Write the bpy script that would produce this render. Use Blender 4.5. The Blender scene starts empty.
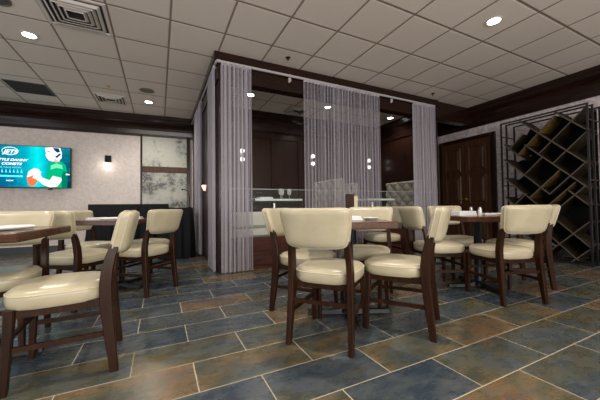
import bpy, math, random
from mathutils import Vector
random.seed(7)
PI = math.pi
C = bpy.context.scene.collection
sc = bpy.context.scene
CEIL = 2.97

# ---------------------------------------------------------------- mesh helpers
class MB:
    def __init__(s): s.v = []; s.f = []
    def add(s, vs, fs):
        n = len(s.v); s.v += [tuple(p) for p in vs]; s.f += [tuple(n + i for i in f) for f in fs]; return s
    def box(s, x0, x1, y0, y1, z0, z1, b=0.0):
        if b <= 0:
            v = [(x, y, z) for z in (z0, z1) for y in (y0, y1) for x in (x0, x1)]
            return s.add(v, [(0, 2, 3, 1), (4, 5, 7, 6), (0, 1, 5, 4), (2, 6, 7, 3), (0, 4, 6, 2), (1, 3, 7, 5)])
        # chamfered box
        def ring(ix, z):
            a0, a1, c0, c1 = x0 + ix, x1 - ix, y0 + ix, y1 - ix
            k = b
            return [(a0 + k, c0, z), (a1 - k, c0, z), (a1, c0 + k, z), (a1, c1 - k, z), (a1 - k, c1, z), (a0 + k, c1, z), (a0, c1 - k, z), (a0, c0 + k, z)]
        rs = [ring(b, z0), ring(0, z0 + b), ring(0, z1 - b), ring(b, z1)]
        return s.loft(rs, True, True)
    def loft(s, rings, cap0=True, cap1=True):
        n = len(rings[0]); vs = [p for r in rings for p in r]; fs = []
        for i in range(len(rings) - 1):
            for j in range(n):
                k = (j + 1) % n
                fs.append((i * n + j, i * n + k, (i + 1) * n + k, (i + 1) * n + j))
        if cap0: fs.append(tuple(range(n - 1, -1, -1)))
        if cap1: fs.append(tuple((len(rings) - 1) * n + j for j in range(n)))
        return s.add(vs, fs)
    def lathe(s, prof, n=24, cx=0, cy=0, cap0=True, cap1=True):
        return s.loft([[(cx + r * math.cos(2 * PI * k / n), cy + r * math.sin(2 * PI * k / n), z) for k in range(n)] for r, z in prof], cap0, cap1)
    def tube(s, pts, r, n=8, closed=False, rad=None):
        pts = [Vector(p) for p in pts]; m = len(pts); rings = []
        up = Vector((0, 0, 1)); last = None
        for i, p in enumerate(pts):
            a = pts[(i - 1) % m] if (i or closed) else p
            c = pts[(i + 1) % m] if (i < m - 1 or closed) else p
            t = (c - a).normalized()
            u = last if last is not None else (up if abs(t.z) < .9 else Vector((1, 0, 0)))
            u = (u - t * u.dot(t)).normalized(); w = t.cross(u); last = u
            rr = rad[i] if rad else r
            rings.append([p + (u * math.cos(2 * PI * k / n) + w * math.sin(2 * PI * k / n)) * rr for k in range(n)])
        if closed:
            rings.append(rings[0]); return s.loft(rings, False, False)
        return s.loft(rings)
    def bar(s, pts, hs, c=.25):
        """square section bar swept through points; hs = (half x, half y) at each point, chamfered corners"""
        rings = []
        for (x, y, z), (a, b) in zip(pts, hs):
            k = c * min(a, b)
            rings.append([(x - a + k, y - b, z), (x + a - k, y - b, z), (x + a, y - b + k, z), (x + a, y + b - k, z),
                          (x + a - k, y + b, z), (x - a + k, y + b, z), (x - a, y + b - k, z), (x - a, y - b + k, z)])
        return s.loft(rings)
    def beam(s, p, q, w, h, up=(0, 0, 1)):
        """rectangular bar from p to q, w across, h along up"""
        p, q = Vector(p), Vector(q); t = (q - p).normalized(); u = Vector(up); u = (u - t * u.dot(t)).normalized(); r = t.cross(u)
        rg = lambda c: [c - r * w / 2 - u * h / 2, c + r * w / 2 - u * h / 2, c + r * w / 2 + u * h / 2, c - r * w / 2 + u * h / 2]
        return s.loft([rg(p), rg(q)])
    def prism(s, poly, a, b, axis='y'):
        """polygon (two coordinates) extruded between a and b along axis"""
        f = {'y': lambda p, t: (p[0], t, p[1]), 'x': lambda p, t: (t, p[0], p[1]), 'z': lambda p, t: (p[0], p[1], t)}[axis]
        return s.loft([[f(p, a) for p in poly], [f(p, b) for p in poly]])
    def build(s, name, mat, parent=None, smooth=False, loc=None):
        me = bpy.data.meshes.new(name); me.from_pydata(s.v, [], s.f); me.update()
        import bmesh
        bm = bmesh.new(); bm.from_mesh(me); bmesh.ops.recalc_face_normals(bm, faces=bm.faces); bm.to_mesh(me); bm.free()
        me.materials.append(mat)
        if smooth:
            me.polygons.foreach_set('use_smooth', [True] * len(me.polygons))
            me.set_sharp_from_angle(angle=math.radians(40))
        o = bpy.data.objects.new(name, me); C.objects.link(o)
        if parent: o.parent = parent
        if loc: o.location = loc
        return o

def thing(name, label, cat, loc=(0, 0, 0), rz=0, group=None):
    o = bpy.data.objects.new(name, None); C.objects.link(o); o.empty_display_size = .1
    o.location = loc; o.rotation_euler = (0, 0, rz); o['label'] = label; o['category'] = cat
    if group: o['group'] = group
    return o
def tag(o, label, cat, group=None):
    o['label'] = label; o['category'] = cat
    if group: o['group'] = group
    return o
def struct(o):
    o['kind'] = 'structure'; return o
def dup(root, loc, rz=0, label=None, group=None):
    r = root.copy(); C.objects.link(r); r.location = loc; r.rotation_euler = (0, 0, rz)
    if label: r['label'] = label
    if group: r['group'] = group
    for ch in list(root.children):
        c = ch.copy(); C.objects.link(c); c.parent = r
        for g in ch.children:
            d = g.copy(); C.objects.link(d); d.parent = c
    return r

# ---------------------------------------------------------------- materials
def mat(name, col=(.5, .5, .5), rough=.5, metal=0, **kw):
    m = bpy.data.materials.new(name); m.use_nodes = True
    b = m.node_tree.nodes['Principled BSDF']
    b.inputs['Base Color'].default_value = (*col, 1); b.inputs['Roughness'].default_value = rough; b.inputs['Metallic'].default_value = metal
    for k, v in kw.items(): b.inputs[k].default_value = v
    return m
class NT:
    def __init__(s, m): s.m = m; s.t = m.node_tree; s.n = s.t.nodes; s.l = s.t.links; s.b = s.n['Principled BSDF']
    def new(s, ty, **kw):
        n = s.n.new(ty)
        for k, v in kw.items():
            if k.startswith('i_'): n.inputs[k[2:].replace('_', ' ')].default_value = v
            else: setattr(n, k, v)
        return n
    def math(s, op, a, b=None, c=None):
        n = s.n.new('ShaderNodeMath'); n.operation = op
        for i, x in enumerate((a, b, c)):
            if x is None: continue
            if isinstance(x, (int, float)): n.inputs[i].default_value = x
            else: s.l.new(x, n.inputs[i])
        return n.outputs[0]
    def ramp(s, fac, stops, interp='LINEAR'):
        r = s.n.new('ShaderNodeValToRGB'); r.color_ramp.interpolation = interp; e = r.color_ramp.elements
        while len(e) < len(stops): e.new(.5)
        for el, (p, c) in zip(e, stops): el.position = p; el.color = (*c, 1)
        s.l.new(fac, r.inputs[0]); return r.outputs[0]
    def mix(s, fac, a, b, mode='MIX'):
        n = s.n.new('ShaderNodeMix'); n.data_type = 'RGBA'; n.blend_type = mode
        for i, x in ((0, fac), (6, a), (7, b)):
            if isinstance(x, (int, float)): n.inputs[i].default_value = x
            elif isinstance(x, tuple): n.inputs[i].default_value = (*x, 1)
            else: s.l.new(x, n.inputs[i])
        return n.outputs[2]
    def coord(s, world=False, scale=(1, 1, 1)):
        src = s.new('ShaderNodeNewGeometry').outputs['Position'] if world else s.new('ShaderNodeTexCoord').outputs['Object']
        m = s.new('ShaderNodeMapping'); m.inputs['Scale'].default_value = scale; s.l.new(src, m.inputs['Vector']); return m.outputs[0]
    def noise(s, vec, scale, detail=3, rough=.5, out=0):
        n = s.new('ShaderNodeTexNoise'); n.inputs['Scale'].default_value = scale; n.inputs['Detail'].default_value = detail; n.inputs['Roughness'].default_value = rough
        s.l.new(vec, n.inputs['Vector']); return n.outputs[out]
    def bump(s, h, strength=.2, dist=.01):
        n = s.new('ShaderNodeBump'); n.inputs['Strength'].default_value = strength; n.inputs['Distance'].default_value = dist
        s.l.new(h, n.inputs['Height']); s.l.new(n.outputs[0], s.b.inputs['Normal'])
    def col(s, x): s.l.new(x, s.b.inputs['Base Color'])
    def rgh(s, x): s.l.new(x, s.b.inputs['Roughness'])

def wood(name, dark, light, rough=.35, scale=(14, 14, 1.6), world=False, coat=.0):
    m = mat(name, dark, rough); t = NT(m)
    v = t.coord(world, scale); n = t.noise(v, 2.2, 4, .6)
    t.col(t.ramp(n, [(.3, dark), (.7, light)])); t.bump(n, .08, .004)
    m.node_tree.nodes['Principled BSDF'].inputs['Coat Weight'].default_value = coat
    m.node_tree.nodes['Principled BSDF'].inputs['Specular IOR Level'].default_value = .3
    return m
M = {}
M['chair_wood'] = wood('chair_wood', (.012, .0042, .0017), (.036, .0125, .0045), .34, coat=0)
M['chair_wood'].node_tree.nodes['Principled BSDF'].inputs['Specular IOR Level'].default_value = .2
M['top_wood'] = wood('table_top_wood', (.045, .016, .007), (.10, .038, .016), .25, (2, 16, 16), coat=.3)
M['panel_wood'] = wood('dark_mahogany', (.014, .006, .004), (.032, .012, .008), .3, (10, 10, .8), True, .1)
M['red_wood'] = wood('knee_wall_mahogany', (.04, .012, .007), (.08, .026, .014), .35, (2, 10, 14), True)
M['crown_wood'] = wood('crown_mahogany', (.011, .0048, .0036), (.024, .0095, .0065), .2, (1, 1, 9), True)
M['door_wood'] = wood('door_oak', (.042, .018, .009), (.10, .045, .022), .34, (12, 12, 1), True)
M['bar_wood'] = wood('aged_brown_wood', (.10, .06, .03), (.22, .14, .07), .4, (1, 8, 14), True)

m = mat('cream_vinyl', (.66, .59, .41), .28); t = NT(m); v = t.coord()
n = t.noise(v, 9, 3); t.col(t.ramp(n, [(.3, (.41, .365, .255)), (.7, (.49, .44, .315))])); t.bump(t.noise(v, 160, 2), .12, .002)
M['vinyl'] = m
M['piping'] = mat('cream_piping', (.54, .48, .35), .35)
M['black_metal'] = mat('black_metal', (.012, .012, .014), .4, .6)
M['column_metal'] = mat('blue_black_column_metal', (.02, .022, .032), .35, .5)
M['glide'] = mat('rubber_glide', (.01, .01, .01), .7)
M['linen'] = mat('white_linen', (.78, .77, .78), .75)
M['china'] = mat('white_china', (.8, .8, .78), .15)
M['chrome'] = mat('brushed_steel', (.55, .55, .56), .28, 1)
M['rail'] = mat('white_curtain_rail', (.42, .40, .42), .4)
M['grey_tuft'] = mat('grey_green_upholstery', (.27, .25, .22), .55)
M['cushion'] = mat('pale_grey_cushion', (.50, .51, .46), .5)
M['rack_metal'] = mat('gunmetal_rack_frame', (.035, .032, .034), .4, .7)
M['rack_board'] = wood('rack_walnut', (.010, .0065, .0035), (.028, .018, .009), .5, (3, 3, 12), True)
M['rack_board_lit'] = wood('rack_walnut_lit', (.07, .045, .012), (.20, .13, .035), .35, (3, 3, 12), True)  # gold-lit look of a few boards, put into the wood colour
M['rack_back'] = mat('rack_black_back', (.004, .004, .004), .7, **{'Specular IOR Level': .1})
M['ceiling_metal'] = mat('pale_vent_metal', (.62, .58, .54), .5)
M['vent_dark'] = mat('dark_duct', (.03, .028, .027), .8)
M['grille'] = mat('grey_return_grille', (.07, .068, .07), .6)
M['speaker'] = mat('speaker_grille', (.13, .12, .105), .6)
M['brass'] = mat('brass_sprinkler', (.5, .33, .1), .35, .8)
M['screen_case'] = mat('tv_case', (.01, .01, .012), .35)

# black cloth
m = mat('black_cloth', (.005, .0055, .008), .7); m.node_tree.nodes['Principled BSDF'].inputs['Specular IOR Level'].default_value = .25
M['black_cloth'] = m

def emit(name, col, s):
    m = bpy.data.materials.new(name); m.use_nodes = True; nt = m.node_tree; nt.nodes.clear()
    e = nt.nodes.new('ShaderNodeEmission'); o = nt.nodes.new('ShaderNodeOutputMaterial')
    e.inputs[0].default_value = (*col, 1); e.inputs[1].default_value = s; nt.links.new(e.outputs[0], o.inputs[0]); return m
M['bulb'] = emit('lit_downlight_lens', (1, .97, .9), 14)
M['sconce_bulb'] = emit('lit_sconce_bulb', (1, .93, .82), 8)
M['small_bulb'] = emit('lit_crystal_sconce', (1, .95, .9), 1.6)

def glass(name, col, rough, alpha):
    m = mat(name, col, rough); b = m.node_tree.nodes['Principled BSDF']; b.inputs['Alpha'].default_value = alpha; return m
M['pane'] = glass('clear_panel_glass', (.5, .6, .58), .03, .02)
M['edge'] = mat('bright_glass_edge', (.35, .42, .40), .2)
M['frost'] = mat('frosted_glass_top', (.72, .80, .74), .25)
M['wineglass'] = glass('drinking_glass', (.75, .8, .8), .05, .32)

# floor: slate tile 0.612 x 0.29 half bond
m = mat('slate_floor_tile', (.1, .1, .1), .4); t = NT(m)
geo = t.new('ShaderNodeNewGeometry'); sep = t.new('ShaderNodeSeparateXYZ'); t.l.new(geo.outputs['Position'], sep.inputs[0])
ry = t.math('DIVIDE', t.math('SUBTRACT', sep.outputs[1], .87 - 2.9), .29); row = t.math('FLOOR', ry); fy = t.math('SUBTRACT', ry, row)
par = t.math('MULTIPLY', t.math('MODULO', row, 2.0), .5)
rx = t.math('ADD', t.math('DIVIDE', t.math('SUBTRACT', sep.outputs[0], .17 - 6.12), .612), par); cx = t.math('FLOOR', rx); fx = t.math('SUBTRACT', rx, cx)
dx = t.math('MULTIPLY', t.math('MINIMUM', fx, t.math('SUBTRACT', 1.0, fx)), .612)
dy = t.math('MULTIPLY', t.math('MINIMUM', fy, t.math('SUBTRACT', 1.0, fy)), .29)
d = t.math('MINIMUM', dx, dy)
grout = t.math('LESS_THAN', d, .0029)
cb = t.new('ShaderNodeCombineXYZ'); t.l.new(cx, cb.inputs[0]); t.l.new(row, cb.inputs[1])
wn = t.new('ShaderNodeTexWhiteNoise'); wn.noise_dimensions = '3D'; t.l.new(cb.outputs[0], wn.inputs['Vector'])
off = t.new('ShaderNodeVectorMath', operation='MULTIPLY_ADD'); t.l.new(wn.outputs['Color'], off.inputs[0]); off.inputs[1].default_value = (30, 30, 30); t.l.new(geo.outputs['Position'], off.inputs[2])
mp = t.new('ShaderNodeMapping'); mp.inputs['Scale'].default_value = (1, 1.8, 1); t.l.new(off.outputs[0], mp.inputs['Vector'])
n1 = t.noise(mp.outputs[0], 2.6, 5, .62); n2 = t.noise(mp.outputs[0], 9, 6, .7); n3 = t.noise(mp.outputs[0], 3.5, 4, .6, 1)
mixf = t.math('ADD', t.math('MULTIPLY', n1, .95), t.math('MULTIPLY', t.math('SUBTRACT', wn.outputs['Value'], .5), .40))
slate = t.ramp(mixf, [(.28, (.026, .042, .062)), (.40, (.055, .070, .082)), (.47, (.060, .068, .055)), (.54, (.075, .068, .036)), (.62, (.14, .10, .045)), (.70, (.18, .10, .045)), (.80, (.08, .07, .06))])
slate = t.mix(t.ramp(n2, [(.42, (0, 0, 0)), (.72, (.40, .40, .40))]), slate, (.15, .155, .15))
slate = t.mix(t.ramp(t.noise(mp.outputs[0], 28, 5, .75), [(.45, (0, 0, 0)), (.8, (.6, .6, .6))]), slate, (.03, .032, .034))
slate = t.mix(t.math('MULTIPLY', t.ramp(t.noise(mp.outputs[0], 5, 3), [(.5, (0, 0, 0)), (.7, (1, 1, 1))]), .35), slate, (.03, .036, .04))
t.col(t.mix(grout, slate, (.42, .36, .26)))
t.rgh(t.math('ADD', t.math('MULTIPLY', n2, .30), t.math('ADD', t.math('MULTIPLY', grout, .3), .13)))
hh = t.math('ADD', t.math('MULTIPLY', n2, .5), t.math('MULTIPLY', t.math('MINIMUM', d, .006), 90)); t.bump(hh, .45, .004)
M['floor'] = m

# ceiling tiles
m = mat('ceiling_tile', (.5, .46, .43), .85); t = NT(m)
geo = t.new('ShaderNodeNewGeometry'); sep = t.new('ShaderNodeSeparateXYZ'); t.l.new(geo.outputs['Position'], sep.inputs[0])
def cell(src, o, p):
    r = t.math('DIVIDE', t.math('SUBTRACT', src, o - 40 * p), p); fl = t.math('FLOOR', r); f = t.math('SUBTRACT', r, fl)
    return fl, t.math('MULTIPLY', t.math('MINIMUM', f, t.math('SUBTRACT', 1.0, f)), p)
ix, ddx = cell(sep.outputs[0], .11, .603); iy, ddy = cell(sep.outputs[1], 3.44, .614)
dd = t.math('MINIMUM', ddx, ddy); g1 = t.math('LESS_THAN', dd, .011)
cb = t.new('ShaderNodeCombineXYZ'); t.l.new(ix, cb.inputs[0]); t.l.new(iy, cb.inputs[1])
wn = t.new('ShaderNodeTexWhiteNoise'); t.l.new(cb.outputs[0], wn.inputs['Vector'])
base = t.ramp(wn.outputs['Value'], [(0, (.74, .665, .60)), (1, (.79, .715, .65))])
base = t.mix(t.math('MULTIPLY', t.noise(geo.outputs['Position'], 60, 4, .7), .25), base, (.62, .55, .49))
t.col(t.mix(g1, base, (.28, .215, .185))); t.bump(t.math('MINIMUM', dd, .02), .6, .5)
M['ceiling'] = m

# wallpaper
def wallpaper(name, a, b):
    m = mat(name, a, .6); t = NT(m); v = t.coord(True, (1, 1, 1))
    w = t.new('ShaderNodeTexVoronoi'); w.feature = 'SMOOTH_F1'; w.inputs['Scale'].default_value = 17
    nn = t.noise(v, 6, 3, .5, 1); mx = t.new('ShaderNodeVectorMath', operation='MULTIPLY_ADD'); t.l.new(nn, mx.inputs[0]); mx.inputs[1].default_value = (.3, .3, .3); t.l.new(v, mx.inputs[2])
    t.l.new(mx.outputs[0], w.inputs['Vector'])
    n2 = t.noise(v, 22, 4, .65)
    f = t.math('ADD', t.math('MULTIPLY', w.outputs[0], .7), t.math('MULTIPLY', n2, .6))
    t.col(t.ramp(f, [(.35, a), (.75, b)])); t.bump(f, .15, .004); return m
M['paper'] = wallpaper('damask_wallpaper', (.80, .72, .68), (.67, .60, .57))
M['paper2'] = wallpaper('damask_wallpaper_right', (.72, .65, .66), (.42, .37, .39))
m = mat('slate_base_tile', (.05, .06, .062), .35); M['basetile'] = m

# artwork: grey ink blossoms on parchment
m = mat('ink_wash_canvas', (.4, .4, .38), .5); t = NT(m); v = t.coord(False, (1, 1, 1))
n1 = t.noise(v, 2.6, 2, .5); n2 = t.noise(v, 11, 5, .7); n3 = t.noise(v, 34, 3, .6)
gr_ = t.new('ShaderNodeTexVoronoi'); gr_.inputs['Scale'].default_value = 1.5; t.l.new(v, gr_.inputs['Vector'])
f = t.math('ADD', t.math('ADD', t.math('MULTIPLY', n1, .45), t.math('MULTIPLY', n2, .50)), t.math('MULTIPLY', t.math('SUBTRACT', .42, gr_.outputs[0]), .45))
c = t.ramp(f, [(.38, (.55, .55, .48)), (.46, (.38, .39, .35)), (.52, (.15, .155, .155)), (.585, (.06, .062, .065)), (.63, (.50, .51, .49))])
t.col(t.mix(t.ramp(n3, [(.55, (0, 0, 0)), (.62, (1, 1, 1))]), c, t.mix(.5, c, (.55, .56, .53))))
M['art'] = m

# string curtain
m = mat('lavender_string', (.45, .42, .475), .55); M['string'] = m

# ---------------------------------------------------------------- structure
struct(MB().box(-5, 6.4, -4, 7.6, -.08, 0).build('floor', M['floor']))
struct(MB().box(-5, 6.4, -4, 7.6, CEIL, CEIL + .08).build('ceiling', M['ceiling']))
WT = -.07
def WY(x): return 7.33 + WT * (x - .2)
struct(MB().loft([[(-5, WY(-5), z), (.72, WY(.72), z), (.72, WY(.72) + .15, z), (-5, WY(-5) + .15, z)] for z in (0, CEIL)]).build('wall_back', M['paper']))
struct(MB().box(6.15, 6.3, -4, 4.90, 0, CEIL).build('wall_right', M['paper2']))
struct(MB().box(6.15, 6.3, 4.90, 6.3, 0, CEIL).build('wall_right_alcove', M['panel_wood']))

PROF = [(0, 2.55), (.03, 2.55), (.035, 2.60), (.040, 2.63), (.048, 2.68), (.065, 2.73), (.09, 2.775), (.125, 2.81), (.16, 2.832), (.168, 2.84), (.172, 2.90), (.19, 2.91), (.195, CEIL)]
def crown(name, p, q, nrm, mt, k=1.0, prof=PROF, low=0.0):
    """moulding profile extruded from p to q; nrm points into the room"""
    a = []
    for (x, y) in (p, q):
        r = [(x + nrm[0] * d * k, y + nrm[1] * d * k, z - low * (CEIL - z) / .42) for d, z in prof] + [(x, y, CEIL)]
        a.append(r)
    return MB().loft(a).build(name, mt)
struct(crown('trim_1', (-5, WY(-5)), (.72, WY(.72)), (-.07, -.9975), M['crown_wood'], low=.03))
struct(crown('trim_2', (6.15, -4), (6.15, 6.1), (-1, 0), M['crown_wood'], .9))
struct(crown('trim_3', (.86, 6.1), (5.35, 6.1), (0, -1), M['crown_wood']))
struct(crown('trim_4', (5.35, 4.26), (5.35, 6.1), (-1, 0), M['crown_wood'], .9))
struct(crown('trim_5', (.86, 4.1), (.86, 6.1), (1, 0), M['crown_wood'], .7))
struct(MB().loft([[(-5, WY(-5) - .015, z), (.72, WY(.72) - .015, z), (.72, WY(.72), z), (-5, WY(-5), z)] for z in (0, .15)]).build('baseboard_back', M['basetile']))
struct(MB().box(6.135, 6.15, -4, 3.40, 0, .15).build('baseboard_right', M['basetile']))
# enclosure shell
struct(MB().box(.72, .86, 4.03, 7.4, 0, CEIL).build('wall_partition', M['panel_wood']))
struct(MB().box(.86, 5.45, 6.1, 6.2, 0, CEIL).build('wall_enclosure_back', M['panel_wood']))
mb = MB()
for x in (1.5, 2.32, 3.0, 3.75, 4.5): mb.box(x - .05, x + .05, 6.07, 6.1, .4, 2.52, .006)
mb.box(.86, 5.35, 6.075, 6.1, .95, 1.07, .006).box(.86, 5.35, 6.075, 6.1, 2.42, 2.55, .006)
struct(mb.build('trim_6', M['panel_wood']))
struct(MB().loft([[(5.35, 4.26, z), (5.45, 4.30, z), (5.45, 6.1, z), (5.35, 6.1, z)] for z in (0, CEIL)]).build('wall_enclosure_right', M['panel_wood']))
struct(MB().loft([[(5.07, 3.97, z), (5.13, 3.99, z), (5.45, 4.30, z), (5.35, 4.26, z)] for z in (0, CEIL)]).build('wall_enclosure_corner', M['panel_wood']))
# beam over the curtain line
struct(MB().box(.70, 6.15, 3.90, 4.06, 2.61, CEIL).build('trim_7', M['crown_wood']))
struct(MB().box(.70, .90, 4.06, 7.25, 2.61, CEIL).build('trim_8', M['crown_wood']))
struct(MB().box(.715, .855, 3.90, 4.03, 0, 2.61, .008).build('trim_9', M['panel_wood']))
struct(MB().box(.655, 5.02, 3.86, 3.90, 2.865, CEIL).build('trim_11', M['crown_wood']))
struct(MB().box(.655, .70, 3.90, 7.1, 2.865, CEIL).build('trim_12', M['crown_wood']))
# knee wall
kw = MB().box(.86, 5.07, 3.95, 4.0, 0, .45)
for a in (0, 1, 2, 3, 4, 5):
    x0 = .90 + a * .7
    kw.box(x0, x0 + .62, 3.94, 3.95, .05, .20, .004); kw.box(x0, x0 + .62, 3.94, 3.95, .25, .40, .004)
struct(kw.build('wall_knee', M['red_wood']))
for k in range(4):
    x0 = .88 + k * 1.05
    g = MB().box(x0 + .004, x0 + 1.046, 3.970, 3.978, .45, 1.135).build('window_%d' % (k + 1), M['pane']); struct(g)
    MB().box(x0 + .004, x0 + 1.046, 3.970, 3.978, 1.135, 1.143).build('glass_edge', M['edge'], g)

# door in the right wall
dr = MB()
Y0, Y1, ZT = 3.43, 4.72, 2.37
dr.box(6.09, 6.15, Y0 + .09, (Y0 + Y1) / 2 - .004, .01, ZT - .09).box(6.09, 6.15, (Y0 + Y1) / 2 + .004, Y1 - .09, .01, ZT - .09)
door = struct(dr.build('door_1', M['door_wood']))
for (a, b) in ((Y0 + .09, (Y0 + Y1) / 2), ((Y0 + Y1) / 2, Y1 - .09)):
    for (z0, z1) in ((.12, .78), (.90, 1.52), (1.62, 2.16)):
        f = MB(); c0, c1 = a + .09, b - .09
        # sunk moulding with a raised field
        o_ = [(c0, z0), (c1, z0), (c1, z1), (c0, z1)]
        def inset(p, d): return [(p[0][0] + d, p[0][1] + d), (p[1][0] - d, p[1][1] + d), (p[2][0] - d, p[2][1] - d), (p[3][0] + d, p[3][1] - d)]
        rg = [(0, 6.09), (.012, 6.078), (.03, 6.088), (.045, 6.085), (.075, 6.070)]
        f.loft([[(x, y, z) for (y, z) in inset(o_, dd_)] for dd_, x in rg], False, True)
        f.build('door_panel', M['door_wood'], door)
for yy in ((Y0 + Y1) / 2 - .06, (Y0 + Y1) / 2 + .06):
    MB().lathe([(.0, 0), (.018, .005), (.012, .02), (.012, .045), (.028, .055), (.030, .07), (.02, .085), (.0, .09)], 16).build('door_knob', M['brass'], door, True, (6.09, yy, 1.0)).rotation_euler = (0, -PI / 2, 0)
cs = MB()
for (a, b, z0, z1) in ((Y0, Y0 + .085, 0, ZT), (Y1 - .085, Y1, 0, ZT), (Y0 + .085, Y1 - .085, ZT - .085, ZT)):
    cs.box(6.10, 6.15, a, b, z0, z1, .008)
struct(cs.build('trim_10', M['panel_wood']))

# ---------------------------------------------------------------- wall pieces on the TV wall
art = thing('wall_art', 'tall grey ink-wash blossom artwork in dark wood frame left of curtains', 'artwork', (0.13, WY(.13), 0), WT)
fr = MB()
fr.box(-.51, -.475, -.05, 0, .25, 2.555, .004).box(.455, .53, -.06, 0, .25, 2.555, .004).box(-.475, .455, -.05, 0, .25, .32, .004)
fr.build('frame', M['panel_wood'], art)
MB().box(-.475, .455, -.025, -.005, 1.84, 2.555).build('canvas', M['art'], art)
MB().box(-.475, .455, -.025, -.005, .32, 1.71).build('canvas', M['art'], art)
MB().box(-.475, .455, -.045, 0, 1.71, 1.84, .006).build('crossbar', M['door_wood'], art)

scn = thing('wall_sconce', 'small black wall sconce with one bare glowing bulb beside television', 'wall lamp', (-1.0, WY(-1.0), 1.97), WT)
MB().box(-.06, .06, -.025, 0, -.07, .075, .006).build('backplate', M['black_metal'], scn)
MB().tube([(-.02, -.02, .02), (-.02, -.07, .02), (-.03, -.09, -.0), (-.03, -.09, -.09)], .012, 8).build('arm', M['black_metal'], scn, True)
MB().lathe([(.008, -.09), (.028, -.108), (.032, -.135), (.018, -.17), (0.001, -.178)], 14, -.03, -.09).build('bulb', M['sconce_bulb'], scn, True)
L = bpy.data.lights.new('sconce_glow', 'POINT'); L.energy = .5; L.shadow_soft_size = .04; L.color = (1, .88, .72)
lo = bpy.data.objects.new('sconce_glow', L); C.objects.link(lo); lo.location = (-.03, -.14, -.17); lo.parent = scn

# ---------------------------------------------------------------- television
TVX, TVZ = -2.325, 1.725
tv = thing('television', 'wall-mounted flat television showing a green-shirted football player', 'television', (TVX - .03, WY(TVX) - .13, TVZ + .005), WT)
W2, H2 = .728, .415
MB().box(-W2, W2, 0, .045, -H2, H2, .006).build('case', M['screen_case'], tv)
MB().box(-.25, .25, .045, .128, -.2, .2).build('wall_bracket', M['screen_case'], tv)
MB().box(.36, .42, -.004, .03, -H2 - .035, -H2, .004).build('sensor', M['screen_case'], tv)
m = bpy.data.materials.new('screen_picture'); m.use_nodes = True; nt = m.node_tree; nt.nodes.clear()
class _T(NT):
    def __init__(s, m): s.m = m; s.t = m.node_tree; s.n = s.t.nodes; s.l = s.t.links
t = _T(m); e = t.new('ShaderNodeEmission'); o_ = t.new('ShaderNodeOutputMaterial'); t.l.new(e.outputs[0], o_.inputs[0])
tc = t.new('ShaderNodeTexCoord'); sp = t.new('ShaderNodeSeparateXYZ'); t.l.new(tc.outputs['Object'], sp.inputs[0])
fx_ = t.math('ADD', t.math('MULTIPLY', sp.outputs[0], .75), .5)
g = t.ramp(fx_, [(.0, (.0, .03, .10)), (.35, (.0, .09, .19)), (.50, (.0, .20, .28)), (.64, (.0, .50, .52)), (.76, (.0, .22, .32)), (.88, (.003, .035, .13)), (1.0, (.0, .012, .05))])
fz_ = t.math('ADD', t.math('MULTIPLY', sp.outputs[2], 1.0), .5)
g = t.mix(t.math('MULTIPLY', t.ramp(fz_, [(.05, (0, 0, 0)), (.9, (1, 1, 1))]), .18), g, (.0, .5, .50))
g = t.mix(t.math('MULTIPLY', t.ramp(t.noise(tc.outputs['Object'], 7, 4, .7), [(.5, (0, 0, 0)), (.7, (1, 1, 1))]), .15), g, (.05, .6, .6))
t.l.new(g, e.inputs[0]); e.inputs[1].default_value = 1.3
scr = MB().box(-W2 + .014, W2 - .014, -.002, 0.001, -H2 + .016, H2 - .012).build('screen', m, tv)
EW = emit('screen_white', (.80, .93, .95), 1.15); EG = emit('screen_green', (.0, .38, .16), 1.0); EG2 = emit('screen_green_dark', (.0, .16, .10), 1.0)
ES = emit('screen_skin', (.85, .72, .72), 1.0); ES2 = emit('screen_skin_shade', (.62, .45, .45), 1.0); EB = emit('screen_ball', (.75, .16, .06), 1.0); EN = emit('screen_navy', (.005, .03, .10), 1.0); EC = emit('screen_cyan', (.1, .75, .85), 1.0)
# picture pixels (u right edge = 72, v) -> screen plane
def S(u, v): return (W2 - (72 - u) * .01505, H2 - (v - 147.3) * .0203)
def flat(pts, mt, lay, name='picture_shape'):
    p = [S(*q) for q in pts]
    return MB().prism(p, -.002 - lay * .0006, -.002 - lay * .0006 + .0005, 'y').build(name, mt, scr)
def ell(cx, cy, rx, ry, n=28, a0=0, a1=2 * PI, rot=0):
    r = []
    for k in range(n):
        a = a0 + (a1 - a0) * k / (n - (0 if a1 - a0 >= 2 * PI - .01 else 1)); x, y = rx * math.cos(a), ry * math.sin(a)
        r.append((cx + x * math.cos(rot) - y * math.sin(rot), cy + x * math.sin(rot) + y * math.cos(rot)))
    return r
flat([(45, 187.5), (45.5, 174), (46.5, 167), (50, 162.5), (56, 160.8), (62, 162), (66, 165), (67.5, 171), (68.5, 180), (68, 187.8)], EG, 1)      # shirt
flat([(62, 187.8), (61.5, 176), (64, 171), (67.5, 172), (68.5, 180), (68, 187.8)], EG2, 2)
flat([(50, 166), (56, 163.5), (62, 165), (63, 169), (56, 168), (50, 170)], emit('screen_green_light', (.15, .65, .40), 1.0), 2)
flat([(50, 161), (50.5, 156), (59, 156), (60, 161.5), (56, 162.5)], ES2, 3)                         # neck
flat([(45, 157.5), (45.5, 151), (48, 149.5), (55, 151), (56, 158), (52, 162), (48, 161)], ES, 4)   # face
flat([(44.5, 153), (44, 148.6), (50, 147.9), (60, 148), (61.8, 153), (61.5, 158.5), (58, 160.6), (55, 158.5), (54, 153.5)], EW, 5)    # helmet
flat([(52, 148.2), (58.5, 148.4), (60, 152), (57, 153), (54, 151)], EN, 6)
flat([(54.5, 157), (60, 153), (61, 154.5), (56.5, 158.4)], EN, 6)
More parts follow.
